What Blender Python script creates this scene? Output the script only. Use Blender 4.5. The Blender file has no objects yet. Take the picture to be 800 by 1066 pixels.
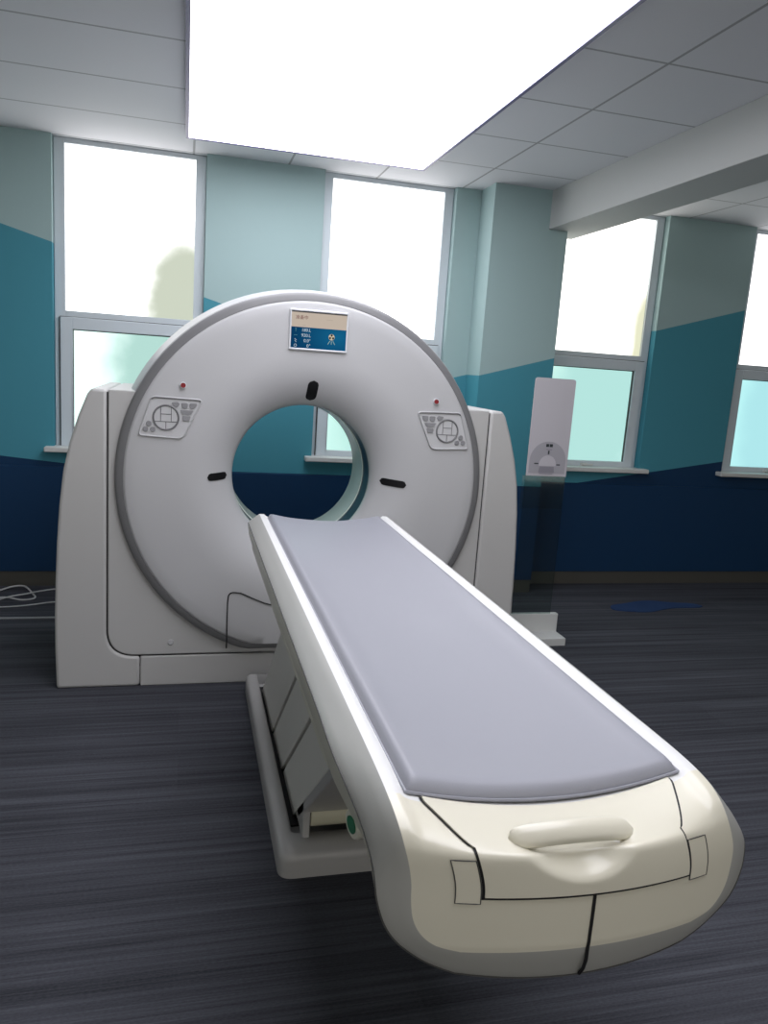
import bpy, bmesh, math, random
from mathutils import Vector, Matrix
from mathutils import noise as mnoise
random.seed(7)
col = bpy.context.scene.collection
PI = math.pi

# ------------------------------------------------------------------ materials
def mat(name, rgb, rough=.5, metal=0, spec=.5, coat=0, emis=None, estr=0, bump=0, bscale=200, trans=0, alpha=1):
    m = bpy.data.materials.new(name); m.use_nodes = True
    nt = m.node_tree; b = nt.nodes['Principled BSDF']
    b.inputs['Base Color'].default_value = (*rgb, 1)
    b.inputs['Roughness'].default_value = rough
    b.inputs['Metallic'].default_value = metal
    b.inputs['Specular IOR Level'].default_value = spec
    b.inputs['Coat Weight'].default_value = coat
    b.inputs['Coat Roughness'].default_value = .15
    b.inputs['Transmission Weight'].default_value = trans
    b.inputs['Alpha'].default_value = alpha
    if emis:
        b.inputs['Emission Color'].default_value = (*emis, 1)
        b.inputs['Emission Strength'].default_value = estr
    # faint procedural variation so nothing is perfectly flat
    tc = nt.nodes.new('ShaderNodeTexCoord'); no = nt.nodes.new('ShaderNodeTexNoise')
    no.inputs['Scale'].default_value = bscale if bump else 6
    nt.links.new(tc.outputs['Object'], no.inputs['Vector'])
    if bump:
        bp = nt.nodes.new('ShaderNodeBump'); bp.inputs['Strength'].default_value = bump
        bp.inputs['Distance'].default_value = .001
        nt.links.new(no.outputs['Fac'], bp.inputs['Height']); nt.links.new(bp.outputs['Normal'], b.inputs['Normal'])
    else:
        mr = nt.nodes.new('ShaderNodeMapRange'); mr.inputs['To Min'].default_value = max(0, rough-.04); mr.inputs['To Max'].default_value = min(1, rough+.04)
        nt.links.new(no.outputs['Fac'], mr.inputs['Value']); nt.links.new(mr.outputs['Result'], b.inputs['Roughness'])
    return m

M = {}
M['white'] = mat('gantry_plastic', (.505,.505,.515), .42, coat=.12)
M['cover'] = mat('gantry_cover', (.50,.495,.485), .45, coat=.08)
M['band'] = mat('grey_trim', (.185,.185,.19), .42)
M['black'] = mat('black_gap', (.004,.004,.005), .6)
M['seam'] = mat('seam_grey', (.05,.05,.048), .6)
M['slot'] = mat('black_window', (.004,.004,.005), .4, spec=.3)
M['liner'] = mat('bore_liner', (.74,.82,.74), .25, coat=.4)
M['scanwin'] = mat('scan_window_film', (.006,.022,.04), .3, coat=.25)
M['red'] = mat('red_lens', (.22,.004,.012), .2)
M['btn'] = mat('button_grey', (.26,.26,.27), .5)
M['btndark'] = mat('button_outline', (.17,.17,.175), .5)
M['panel'] = mat('panel_plastic', (.56,.56,.57), .4)
M['silver'] = mat('silver_bezel', (.72,.74,.78), .3, metal=.3)
M['pallet'] = mat('pallet_white', (.66,.66,.65), .5)
M['ivory'] = mat('pallet_warm_light', (.66,.63,.52), .34, coat=.35)  # same moulding as the table top, with warm light tinted into the colour
M['trim'] = mat('table_trim', (.36,.36,.34), .4, coat=.15)
M['flank'] = mat('table_flank', (.66,.65,.55), .38, coat=.2)
M['mattress'] = mat('mattress_vinyl', (.262,.266,.30), .5, coat=.06, bump=.12, bscale=350)
M['tray'] = mat('tray_grey', (.38,.375,.37), .4, coat=.2)
M['column'] = mat('column_grey', (.62,.615,.58), .5)
M['roller'] = mat('roller_cream', (.50,.48,.36), .45)
M['frame'] = mat('window_frame', (.62,.68,.72), .4)
M['sill'] = mat('sill_white', (.62,.62,.60), .4)
M['beam'] = mat('beam_paint', (.52,.53,.52), .8)
M['skirt'] = mat('skirting_metal', (.12,.115,.10), .38, metal=.5)
M['cord'] = mat('cord_white', (.5,.5,.5), .5)
M['plug'] = mat('black_rubber', (.01,.012,.014), .5)
M['green'] = mat('green_lens', (.01,.16,.07), .3)
M['signwhite'] = mat('sign_print', (.56,.54,.58), .5)
M['signgrey'] = mat('sign_print_grey', (.40,.39,.43), .5)
M['signdark'] = mat('sign_print_dark', (.02,.03,.035), .5)
M['signmid'] = mat('sign_print_mid', (.27,.26,.30), .5)
M['foot'] = mat('stand_foot', (.62,.63,.62), .4)
M['blue'] = mat('blue_mat', (.004,.028,.10), .8)
M['lframe'] = mat('light_frame', (.14,.12,.26), .4)

def mat_acrylic(name, tint, a):
    m = bpy.data.materials.new(name); m.use_nodes = True; nt = m.node_tree; nt.nodes.clear()
    o = nt.nodes.new('ShaderNodeOutputMaterial'); mx = nt.nodes.new('ShaderNodeMixShader')
    t = nt.nodes.new('ShaderNodeBsdfTransparent'); t.inputs[0].default_value = (*tint, 1)
    g = nt.nodes.new('ShaderNodeBsdfGlossy'); g.inputs['Roughness'].default_value = .05
    mx.inputs[0].default_value = a; nt.links.new(t.outputs[0], mx.inputs[1])
    nt.links.new(g.outputs[0], mx.inputs[2]); nt.links.new(mx.outputs[0], o.inputs[0]); return m
M['acrylic'] = mat_acrylic('clear_acrylic', (.78,.83,.81), .05)
M['pocket'] = mat_acrylic('acrylic_pocket', (.90,.93,.91), .07)

def emat(name, rgb, s):
    m = bpy.data.materials.new(name); m.use_nodes = True; nt = m.node_tree; nt.nodes.clear()
    o = nt.nodes.new('ShaderNodeOutputMaterial'); e = nt.nodes.new('ShaderNodeEmission')
    e.inputs[0].default_value = (*rgb, 1); e.inputs[1].default_value = s
    nt.links.new(e.outputs[0], o.inputs[0]); return m
M['light'] = emat('backlit_film', (.93,.93,1.0), 6.4)

# frosted panes: daylight through them, uneven because of the greenery outside
def mat_pane(name, base, blob, cx, cz, rx, rz, s, sb):
    m = bpy.data.materials.new(name); m.use_nodes = True; nt = m.node_tree; nt.nodes.clear(); N = nt.nodes.new; L = nt.links.new
    o = N('ShaderNodeOutputMaterial'); e = N('ShaderNodeEmission'); tc = N('ShaderNodeTexCoord'); no = N('ShaderNodeTexNoise')
    no.inputs['Scale'].default_value = 5; no.inputs['Detail'].default_value = 4
    sx = N('ShaderNodeSeparateXYZ'); L(tc.outputs['Object'], sx.inputs[0]); L(tc.outputs['Object'], no.inputs['Vector'])
    def ma(op, a, b):
        n = N('ShaderNodeMath'); n.operation = op
        for i, v in enumerate((a, b)):
            if isinstance(v, (int, float)): n.inputs[i].default_value = v
            elif v is not None: L(v, n.inputs[i])
        return n.outputs[0]
    dx = ma('DIVIDE', ma('SUBTRACT', sx.outputs[0], cx), rx); dz = ma('DIVIDE', ma('SUBTRACT', sx.outputs[2], cz), rz)
    d = ma('SQRT', ma('ADD', ma('MULTIPLY', dx, dx), ma('MULTIPLY', dz, dz)), None)
    d = ma('ADD', d, ma('MULTIPLY', ma('SUBTRACT', no.outputs['Fac'], .5), .5))
    mr = N('ShaderNodeMapRange'); mr.interpolation_type = 'SMOOTHSTEP'
    mr.inputs['From Min'].default_value = .65; mr.inputs['From Max'].default_value = 1.25
    mr.inputs['To Min'].default_value = 0; mr.inputs['To Max'].default_value = 1
    L(d, mr.inputs['Value'])
    mx = N('ShaderNodeMix'); mx.data_type = 'RGBA'
    mx.inputs[6].default_value = (*[c*sb for c in blob], 1); mx.inputs[7].default_value = (*[c*s for c in base], 1)
    L(mr.outputs[0], mx.inputs[0]); L(mx.outputs[2], e.inputs[0]); e.inputs[1].default_value = 1
    L(e.outputs[0], o.inputs[0]); return m

# painted wall: three colours with straight slanted borders
def mat_wall():
    m = bpy.data.materials.new('painted_wall'); m.use_nodes = True; nt = m.node_tree; N = nt.nodes.new; L = nt.links.new
    b = nt.nodes['Principled BSDF']; b.inputs['Roughness'].default_value = .62; b.inputs['Specular IOR Level'].default_value = .3
    tc = N('ShaderNodeNewGeometry'); sx = N('ShaderNodeSeparateXYZ'); L(tc.outputs['Position'], sx.inputs[0])
    x, z = sx.outputs[0], sx.outputs[2]
    def ma(op, a, b_):
        n = N('ShaderNodeMath'); n.operation = op
        for i, v in enumerate((a, b_)):
            if isinstance(v, (int, float)): n.inputs[i].default_value = v
            else: L(v, n.inputs[i])
        return n.outputs[0]
    def line(p, q):
        s = (q[1]-p[1])/(q[0]-p[0]); return ma('ADD', ma('MULTIPLY', x, s), p[1]-s*p[0])
    up = ma('MAXIMUM', line((-1.142,2.352),(.113,2.01)), line((1.967,1.60),(4.373,2.281)))
    up = ma('MAXIMUM', up, 1.1)
    lo = ma('MAXIMUM', line((-1.173,.888),(-.6,.834)), line((3.094,.838),(4.251,1.03)))
    lo = ma('MAXIMUM', lo, .830)
    pt = lambda v, t: ma('GREATER_THAN', v, t)
    m1 = N('ShaderNodeMix'); m1.data_type = 'RGBA'; m2 = N('ShaderNodeMix'); m2.data_type = 'RGBA'
    m1.inputs[6].default_value = (*NAVY, 1); m1.inputs[7].default_value = (*TEAL, 1)
    L(pt(z, lo), m1.inputs[0]); L(m1.outputs[2], m2.inputs[6]); m2.inputs[7].default_value = (*UPPER, 1)
    L(pt(z, up), m2.inputs[0]); L(m2.outputs[2], b.inputs['Base Color'])
    no = N('ShaderNodeTexNoise'); no.inputs['Scale'].default_value = 120; bp = N('ShaderNodeBump'); bp.inputs['Strength'].default_value = .08; bp.inputs['Distance'].default_value = .002
    L(tc.outputs['Position'], no.inputs['Vector']); L(no.outputs['Fac'], bp.inputs['Height']); L(bp.outputs['Normal'], b.inputs['Normal'])
    return m
NAVY = (.0016, .031, .090); TEAL = (.062, .275, .35); UPPER = (.36, .49, .49)
M['wall'] = mat_wall()
M['wallplain'] = mat('plain_wall', (.72,.74,.70), .8)

def mat_ceiling():
    m = bpy.data.materials.new('ceiling_tiles'); m.use_nodes = True; nt = m.node_tree; N = nt.nodes.new; L = nt.links.new
    b = nt.nodes['Principled BSDF']; b.inputs['Roughness'].default_value = .75
    g = N('ShaderNodeNewGeometry'); sx = N('ShaderNodeSeparateXYZ'); L(g.outputs['Position'], sx.inputs[0])
    def ma(op, a, b_=0.):
        n = N('ShaderNodeMath'); n.operation = op
        for i, v in enumerate((a, b_)):
            if isinstance(v, (int, float)): n.inputs[i].default_value = v
            else: L(v, n.inputs[i])
        return n.outputs[0]
    def near(v, off, p, w):
        f = ma('FRACT', ma('DIVIDE', ma('ADD', v, 100*p-off), p)); f = ma('MULTIPLY', ma('ABSOLUTE', ma('SUBTRACT', f, .5)), p)
        return ma('GREATER_THAN', f, p/2-w)
    a = ma('MAXIMUM', ma('MULTIPLY', near(sx.outputs[0], 1.265, .62, .007), ma('GREATER_THAN', sx.outputs[0], -.3)), near(sx.outputs[1], 3.06, .62, .007))
    mx = N('ShaderNodeMix'); mx.data_type = 'RGBA'; mx.inputs[6].default_value = (.71,.71,.74,1); mx.inputs[7].default_value = (.36,.36,.37,1)
    L(a, mx.inputs[0]); L(mx.outputs[2], b.inputs['Base Color'])
    bp = N('ShaderNodeBump'); bp.inputs['Strength'].default_value = .5; bp.inputs['Distance'].default_value = .004; bp.invert = True
    L(a, bp.inputs['Height']); L(bp.outputs['Normal'], b.inputs['Normal']); return m
M['ceiling'] = mat_ceiling()

def mat_carpet():
    m = bpy.data.materials.new('striped_carpet'); m.use_nodes = True; nt = m.node_tree; N = nt.nodes.new; L = nt.links.new
    b = nt.nodes['Principled BSDF']; b.inputs['Roughness'].default_value = .92; b.inputs['Specular IOR Level'].default_value = .15
    g = N('ShaderNodeNewGeometry')
    def noise(sc, scale, det=3, rough=.55):
        mp = N('ShaderNodeMapping'); mp.inputs['Scale'].default_value = sc; L(g.outputs['Position'], mp.inputs['Vector'])
        n = N('ShaderNodeTexNoise'); n.inputs['Scale'].default_value = scale; n.inputs['Detail'].default_value = det; n.inputs['Roughness'].default_value = rough
        L(mp.outputs[0], n.inputs['Vector']); return n.outputs['Fac']
    def ma(op, a, b_=0.):
        n = N('ShaderNodeMath'); n.operation = op
        for i, v in enumerate((a, b_)):
            if isinstance(v, (int, float)): n.inputs[i].default_value = v
            else: L(v, n.inputs[i])
        return n.outputs[0]
    br = N('ShaderNodeTexBrick'); br.inputs['Scale'].default_value = 1; br.inputs['Brick Width'].default_value = 1.0; br.inputs['Row Height'].default_value = .25
    br.inputs['Mortar Size'].default_value = .0015; br.offset = .37
    br.inputs['Color1'].default_value = (0,0,0,1); br.inputs['Color2'].default_value = (1,1,1,1); br.inputs['Mortar'].default_value = (.4,.4,.4,1)
    L(g.outputs['Position'], br.inputs['Vector'])
    fine = noise((2.2, 170, 1), 1, 4, .65); mid = noise((.55, 42, 1), 1, 3, .6); big = noise((.25, 9, 1), 1, 2)
    grain = noise((90, 260, 1), 1, 2)
    v = ma('ADD', ma('MULTIPLY', fine, .55), ma('ADD', ma('MULTIPLY', mid, .75), ma('ADD', ma('MULTIPLY', big, .45), ma('MULTIPLY', grain, .35))))
    v = ma('ADD', v, ma('MULTIPLY', br.outputs['Color'], .05))
    cr = N('ShaderNodeValToRGB'); cr.color_ramp.elements[0].position = .78; cr.color_ramp.elements[0].color = (.016,.017,.021,1)
    cr.color_ramp.elements[1].position = 1.32; cr.color_ramp.elements[1].color = (.088,.092,.108,1)
    mr = N('ShaderNodeMapRange'); mr.inputs['From Min'].default_value = .72; mr.inputs['From Max'].default_value = 1.45
    L(v, mr.inputs['Value'])
    cr.color_ramp.elements[0].position = .08; cr.color_ramp.elements[1].position = .95
    e = cr.color_ramp.elements.new(.45); e.color = (.046,.048,.058,1)
    L(mr.outputs[0], cr.inputs[0]); L(cr.outputs[0], b.inputs['Base Color'])
    bp = N('ShaderNodeBump'); bp.inputs['Strength'].default_value = .35; bp.inputs['Distance'].default_value = .003
    L(v, bp.inputs['Height']); L(bp.outputs['Normal'], b.inputs['Normal']); return m
M['carpet'] = mat_carpet()

# ------------------------------------------------------------------ helpers
def tag(o, label=None, cat=None, group=None, kind=None):
    if label: o['label'] = label
    if cat: o['category'] = cat
    if group: o['group'] = group
    if kind: o['kind'] = kind
    return o
def empty(name, loc, label=None, cat=None, kind=None):
    o = bpy.data.objects.new(name, None); o.empty_display_size = .1; o.location = loc; col.objects.link(o)
    return tag(o, label, cat, None, kind)
def wloc(p):
    v = Vector((0,0,0))
    while p is not None: v += p.location; p = p.parent
    return v
def obj(name, bm, m, parent=None, smooth=True, bevel=0, seg=2, label=None, angle=35):
    bmesh.ops.remove_doubles(bm, verts=bm.verts, dist=1e-6)
    bmesh.ops.recalc_face_normals(bm, faces=bm.faces)
    me = bpy.data.meshes.new(name)
    # put the origin at the middle of the bottom of the mesh
    if len(bm.verts):
        lo = Vector([min(v.co[i] for v in bm.verts) for i in range(3)]); hi = Vector([max(v.co[i] for v in bm.verts) for i in range(3)])
        c = Vector(((lo.x+hi.x)/2, (lo.y+hi.y)/2, lo.z))
    else: c = Vector((0,0,0))
    for v in bm.verts: v.co -= c
    if smooth:
        for f in bm.faces: f.smooth = True
        for e in bm.edges:
            if len(e.link_faces) == 2 and e.calc_face_angle(0) > math.radians(angle): e.smooth = False
    bm.to_mesh(me); bm.free()
    o = bpy.data.objects.new(name, me); col.objects.link(o)
    o.parent = parent; o.location = c - wloc(parent)
    me.materials.append(M[m] if isinstance(m, str) else m)
    if bevel:
        b = o.modifiers.new('bevel', 'BEVEL'); b.width = bevel; b.segments = seg; b.limit_method = 'ANGLE'; b.angle_limit = math.radians(40)
        b.harden_normals = False
    if label: o['label'] = label
    return o
def box(bm, x0, x1, y0, y1, z0, z1):
    v = [bm.verts.new(p) for p in ((x0,y0,z0),(x1,y0,z0),(x1,y1,z0),(x0,y1,z0),(x0,y0,z1),(x1,y0,z1),(x1,y1,z1),(x0,y1,z1))]
    for f in ((0,3,2,1),(4,5,6,7),(0,1,5,4),(1,2,6,5),(2,3,7,6),(3,0,4,7)): bm.faces.new([v[i] for i in f])
    return bm
def B(*a): return box(bmesh.new(), *a)
def prism_xz(bm, pts, y0, y1):
    a = [bm.verts.new((p[0], y0, p[1])) for p in pts]; b = [bm.verts.new((p[0], y1, p[1])) for p in pts]
    n = len(pts); bm.faces.new(a); bm.faces.new(b[::-1])
    for i in range(n): bm.faces.new((a[i], b[i], b[(i+1)%n], a[(i+1)%n]))
    return bm
def prism_yz(bm, pts, x0, x1):
    a = [bm.verts.new((x0, p[0], p[1])) for p in pts]; b = [bm.verts.new((x1, p[0], p[1])) for p in pts]
    n = len(pts); bm.faces.new(a); bm.faces.new(b[::-1])
    for i in range(n): bm.faces.new((a[i], b[i], b[(i+1)%n], a[(i+1)%n]))
    return bm
def prism_xy(bm, pts, z0, z1):
    a = [bm.verts.new((p[0], p[1], z0)) for p in pts]; b = [bm.verts.new((p[0], p[1], z1)) for p in pts]
    n = len(pts); bm.faces.new(a); bm.faces.new(b[::-1])
    for i in range(n): bm.faces.new((a[i], b[i], b[(i+1)%n], a[(i+1)%n]))
    return bm
def round_poly(pts, r, seg=6):
    out = []; n = len(pts); rs = r if isinstance(r, (list, tuple)) else [r]*n
    for i in range(n):
        p = Vector(pts[i]); a = Vector(pts[i-1])-p; b = Vector(pts[(i+1)%n])-p
        rr = min(rs[i], a.length*.49, b.length*.49)
        if rr <= 0: out.append(tuple(p)); continue
        p0 = p+a.normalized()*rr; p1 = p+b.normalized()*rr
        for k in range(seg+1):
            t = k/seg; q = p0*(1-t)**2+p*2*t*(1-t)+p1*t*t; out.append((q.x, q.y))
    return out
def tube(bm, pts, r, n=8, closed=False, flat=None):
    pts = [Vector(p) for p in pts]; rings = []; up0 = None
    m = len(pts)
    for i, p in enumerate(pts):
        a = pts[(i-1) % m] if (closed or i > 0) else p; b = pts[(i+1) % m] if (closed or i < m-1) else p
        t = (b-a).normalized()
        if up0 is None: up0 = Vector((0,0,1)) if abs(t.z) < .9 else Vector((1,0,0))
        s = t.cross(up0).normalized(); u = s.cross(t).normalized(); up0 = u
        rr = r[i] if isinstance(r, (list, tuple)) else r
        rings.append([bm.verts.new(p+(s*math.cos(k*2*PI/n)+u*math.sin(k*2*PI/n))*rr) for k in range(n)])
    for i in range(m if closed else m-1):
        A = rings[i]; Bn = rings[(i+1)%m]
        for k in range(n): bm.faces.new((A[k], A[(k+1)%n], Bn[(k+1)%n], Bn[k]))
    if not closed:
        bm.faces.new(rings[0][::-1]); bm.faces.new(rings[-1])
    return bm
def smooth_path(pts, k=8, closed=False):
    P = [Vector(p) for p in pts]; out = []; n = len(P)
    rng = n if closed else n-1
    for i in range(rng):
        p1, p2 = P[i], P[(i+1)%n]; p0 = P[(i-1)%n] if (closed or i > 0) else p1; p3 = P[(i+2)%n] if (closed or i+2 < n) else p2
        for j in range(k):
            t = j/k; out.append(.5*((2*p1)+(p2-p0)*t+(2*p0-5*p1+4*p2-p3)*t*t+(3*p1-p0-3*p2+p3)*t**3))
    if not closed: out.append(P[-1])
    return out
def grid(bm, rows, closed=False):
    V = [[bm.verts.new(p) for p in r] for r in rows]
    for i in range(len(V)-1):
        n = len(V[i])
        for j in range(n if closed else n-1):
            q = [V[i][j], V[i][(j+1)%n], V[i+1][(j+1)%n], V[i+1][j]]
            try: bm.faces.new(q)
            except ValueError: pass
    return V
def cyl(bm, c, axis, r, h, n=24):
    c = Vector(c); a = Vector(axis).normalized(); s = a.orthogonal().normalized(); u = a.cross(s)
    A = [bm.verts.new(c+(s*math.cos(k*2*PI/n)+u*math.sin(k*2*PI/n))*r) for k in range(n)]
    D = [bm.verts.new(v.co+a*h) for v in A]
    bm.faces.new(A[::-1]); bm.faces.new(D)
    for k in range(n): bm.faces.new((A[k], A[(k+1)%n], D[(k+1)%n], D[k]))
    return bm
def text_obj(name, s, size, loc, m, parent, depth=.0006, rotx=PI/2, align='LEFT'):
    cu = bpy.data.curves.new(name, 'FONT'); cu.body = s; cu.size = size; cu.extrude = depth; cu.align_x = align; cu.align_y = 'CENTER'
    o = bpy.data.objects.new(name, cu); col.objects.link(o)
    dg = bpy.context.evaluated_depsgraph_get(); me = bpy.data.meshes.new_from_object(o.evaluated_get(dg)); me.name = name
    bpy.data.objects.remove(o); bpy.data.curves.remove(cu)
    o = bpy.data.objects.new(name, me); col.objects.link(o); me.materials.clear(); me.materials.append(M[m] if isinstance(m, str) else m)
    o.parent = parent; o.rotation_euler = (rotx, 0, 0); o.location = Vector(loc) - wloc(parent); return o

# ------------------------------------------------------------------ room
WY = 5.516; CZ = 2.92; XL, XR, YB = -3.3, 7.2, -2.6
def struct(name, bm, m, parent=None, **k):
    o = obj(name, bm, m, parent, **k)
    if parent is None: o['kind'] = 'structure'
    return o
struct('floor', B(XL-.2, XR+.2, YB-.2, WY+.35, -.12, 0), 'carpet', smooth=False)
struct('ceiling', B(XL-.2, XR+.2, YB-.2, WY+.35, CZ, CZ+.12), 'ceiling', smooth=False)
struct('wall_left', B(XL-.15, XL, YB, WY+.2, 0, CZ), 'wallplain', smooth=False)
struct('wall_right', B(XR, XR+.15, YB, WY+.2, 0, CZ), 'wallplain', smooth=False)
OW = .95; OP = [-2.575, -.84, .895, 2.63, 4.365]; SZ = .93
bm = bmesh.new(); x = XL
for o in OP:
    box(bm, x, o, WY, WY+.2, 0, CZ); box(bm, o, o+OW, WY, WY+.2, 0, SZ-.01); x = o+OW
box(bm, x, XR, WY, WY+.2, 0, CZ)
struct('wall_back', bm, 'wall', smooth=False)
# dado panelling below the ledge line, plain projecting band
bm = bmesh.new()
for a, b in ((XL, 2.029), (2.601, XR)): box(bm, a, b, WY-.028, WY-.0005, .105, .828)
struct('trim_1', bm, 'wall', smooth=False, bevel=.004)
bm = bmesh.new()
for a, b in ((XL, 2.029), (2.601, XR)): box(bm, a, b, WY-.018, WY-.0005, 0.0005, .1045)
struct('baseboard_back', bm, 'skirt', smooth=False)
# painted pier between the second and third windows, with a ceiling beam landing on it
struct('trim_2', B(2.03, 2.60, 5.25, WY-.001, .1045, CZ-.0005), 'wall', smooth=False)
struct('baseboard_pier', B(2.03, 2.60, 5.262, WY-.001, .0005, .104), 'skirt', smooth=False)
struct('trim_3', B(2.455, 2.77, YB+.01, WY-.001, 2.66, CZ-.0005), 'beam', smooth=False, bevel=.004)

GY = 5.60
pane_specs = [
    ((1,1,1), (.78,.85,.62), 1.5, 1),
    ((1,1,1), (.72,.78,.64), 3, 1),
    ((1,1,1), (.9,1,.9), 3, 1),
    ((1,.99,.93), (.95,.96,.70), 3, 1),
    ((1,1,1), (.9,1,.95), 3, 1)]
blob = [(9,9), (.37,.08), (9,9), (.44,.05), (9,9)]
low = [((.62,.95,.85),(.5,.85,.75)), ((.80,1,.95),(.50,.78,.71)), ((.62,.95,.88),(.58,.93,.85)), ((.60,.93,.85),(.50,.84,.79)), ((.50,.92,.92),(.46,.86,.90))]
WINS = 3.0
for i, o in enumerate(OP):
    w = empty('window_%d' % (i+1), (o+OW/2, GY, SZ), kind='structure')
    x0, x1 = o+.002, o+OW-.002
    t = CZ-.002; fw = .066
    bm = bmesh.new()
    box(bm, x0, x0+fw, GY-.02, GY+.06, SZ, t); box(bm, x1-fw, x1, GY-.02, GY+.06, SZ, t)
    box(bm, x0+fw, x1-fw, GY-.02, GY+.06, t-.03, t); box(bm, x0+fw, x1-fw, GY-.02, GY+.06, 1.80, 1.855); box(bm, x0+fw, x1-fw, GY-.02, GY+.06, SZ, SZ+.03)
    obj('window_frame', bm, 'frame', w, smooth=False, bevel=.004)
    bm = bmesh.new(); a, b, c, d = x0+.035, x1-.035, SZ+.012, 1.812; sw = .075
    pts_o = (a, b, c, d)
    box(bm, a, a+sw, GY-.04, GY+.02, c, d); box(bm, b-sw, b, GY-.04, GY+.02, c, d)
    box(bm, a+sw, b-sw, GY-.04, GY+.02, d-sw, d); box(bm, a+sw, b-sw, GY-.04, GY+.02, c, c+sw*.85)
    obj('sash', bm, 'frame', w, smooth=False, bevel=.004)
    bm = bmesh.new()
    for (p, q, r, s) in ((a-.001, a+.006, c, d),): box(bm, p-.006, p, GY-.036, GY-.02, r, s)
    box(bm, a, b, GY-.036, GY-.02, d, d+.005)
    for (u0,u1,v0,v1) in ((a+sw, b-sw, d-sw-.006, d-sw), (a+sw, a+sw+.005, c+sw*.85, d-sw), (b-sw-.005, b-sw, c+sw*.85, d-sw)): box(bm, u0,u1, GY-.022, GY-.004, v0,v1)
    obj('gasket', bm, 'seam', w, smooth=False, label='thin black rubber gasket')
    bs, bl, s, sb = pane_specs[i]; cx, cz = blob[i]
    pm = mat_pane('frosted_pane_%d' % i, bs, bl, cx, cz, .30 if i == 1 else .13, .50 if i == 1 else .55, WINS, 1.1)
    obj('upper_pane', B(x0+fw, x1-fw, GY+.004, GY+.012, 1.855, t-.03), pm, w, smooth=False)
    pl = mat_pane('frosted_low_%d' % i, low[i][0], low[i][1], .28 if i == 1 else .1, .4, .42, .9, 1.35 if i != 1 else 1.7, 1.2)
    obj('lower_pane', B(a+sw, b-sw, GY-.004, GY+.004, c+sw*.85, d-sw), pl, w, smooth=False)
    if i:
        bm = B((a+b)/2-.03, (a+b)/2+.03, GY-.052, GY-.04, c+.02, c+.045); box(bm, (a+b)/2-.02, (a+b)/2+.075, GY-.066, GY-.052, c+.028, c+.04)
        obj('window_handle', bm, 'sill', w, smooth=False, bevel=.003)
    obj('window_sill', B(x0-.055, x1+.055, WY-.075, GY-.022, SZ+.0, SZ+.034), 'sill', w, smooth=False, bevel=.006)

# ------------------------------------------------------------------ backlit ceiling panel
cl = empty('ceiling_light', (.716, 2.51, 2.885), 'large rectangular backlit white light panel set in the tiled ceiling above the scanner', 'ceiling light')
X0, X1, Y0, Y1, LZ = -.008, 1.442, -.02, 5.045, 2.885
bm = bmesh.new(); f = .018
box(bm, X0-f, X0, Y0-f, Y1+f, LZ-.004, CZ-.001); box(bm, X1, X1+f, Y0-f, Y1+f, LZ-.004, CZ-.001)
box(bm, X0, X1, Y0-f, Y0, LZ-.004, CZ-.001); box(bm, X0, X1, Y1, Y1+f, LZ-.004, CZ-.001)
obj('light_frame', bm, 'lframe', cl, smooth=False)
obj('diffuser', B(X0, X1, Y0, Y1, LZ, LZ+.01), 'light', cl, smooth=False, label='glowing white diffuser film')

# ------------------------------------------------------------------ gantry
GX, GZ, FY = .593, 1.045, 3.70          # bore axis and front plane
gan = empty('ct_scanner', (GX, 4.15, 0), 'large white ring-shaped CT scanner with round bore standing before the windows', 'medical scanner')
BACK = 4.62
# side covers (outer strip and foot, mirrored)
def mx(pts, s):
    return pts if s < 0 else [(2*GX-p[0], p[1]) for p in pts][::-1]
outer = [(-.572,0),(-.577,.2),(-.577,.366),(-.572,.55),(-.565,.72),(-.553,.9),(-.535,1.06),(-.508,1.19),(-.468,1.32),(-.430,1.418),(-.412,1.443),(-.339,1.443)]
for s in (-1, 1):
    q = round_poly([(-.3455,1.40),(-.3455,.155),(.2,.155)], [0,.136,0], 12)
    pts = outer + q[1:-1] + [(-.188,.155),(-.188,0)]
    pts = outer[:-1] + [(-.3455,1.443)] + q[1:-1] + [(-.190,.155),(-.190,0.0)]
    obj('side_cover', prism_xz(bmesh.new(), mx(pts, s), 3.745, BACK), 'cover', gan, bevel=.014, seg=3)
    r = .80; a0 = math.asin((1.443-GZ)/r)
    arc = [(GX-r*math.cos(t), GZ+r*math.sin(t)) for t in [a0+(-PI/2-a0)*k/24 for k in range(25)]]
    q = round_poly([(-.339,1.443),(-.339,.161),(GX-.001,.161)], [0,.133,0], 12)
    pts = q[:-1] + [(GX-.001,.161)] + arc[::-1]
    obj('front_panel', prism_xz(bmesh.new(), mx(pts, s), 3.747, BACK-.03), 'cover', gan, bevel=.006)
obj('plinth', B(-.1875, 2*GX+.1875, 3.748, BACK-.02, 0, .154), 'cover', gan, bevel=.006, smooth=False)
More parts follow.
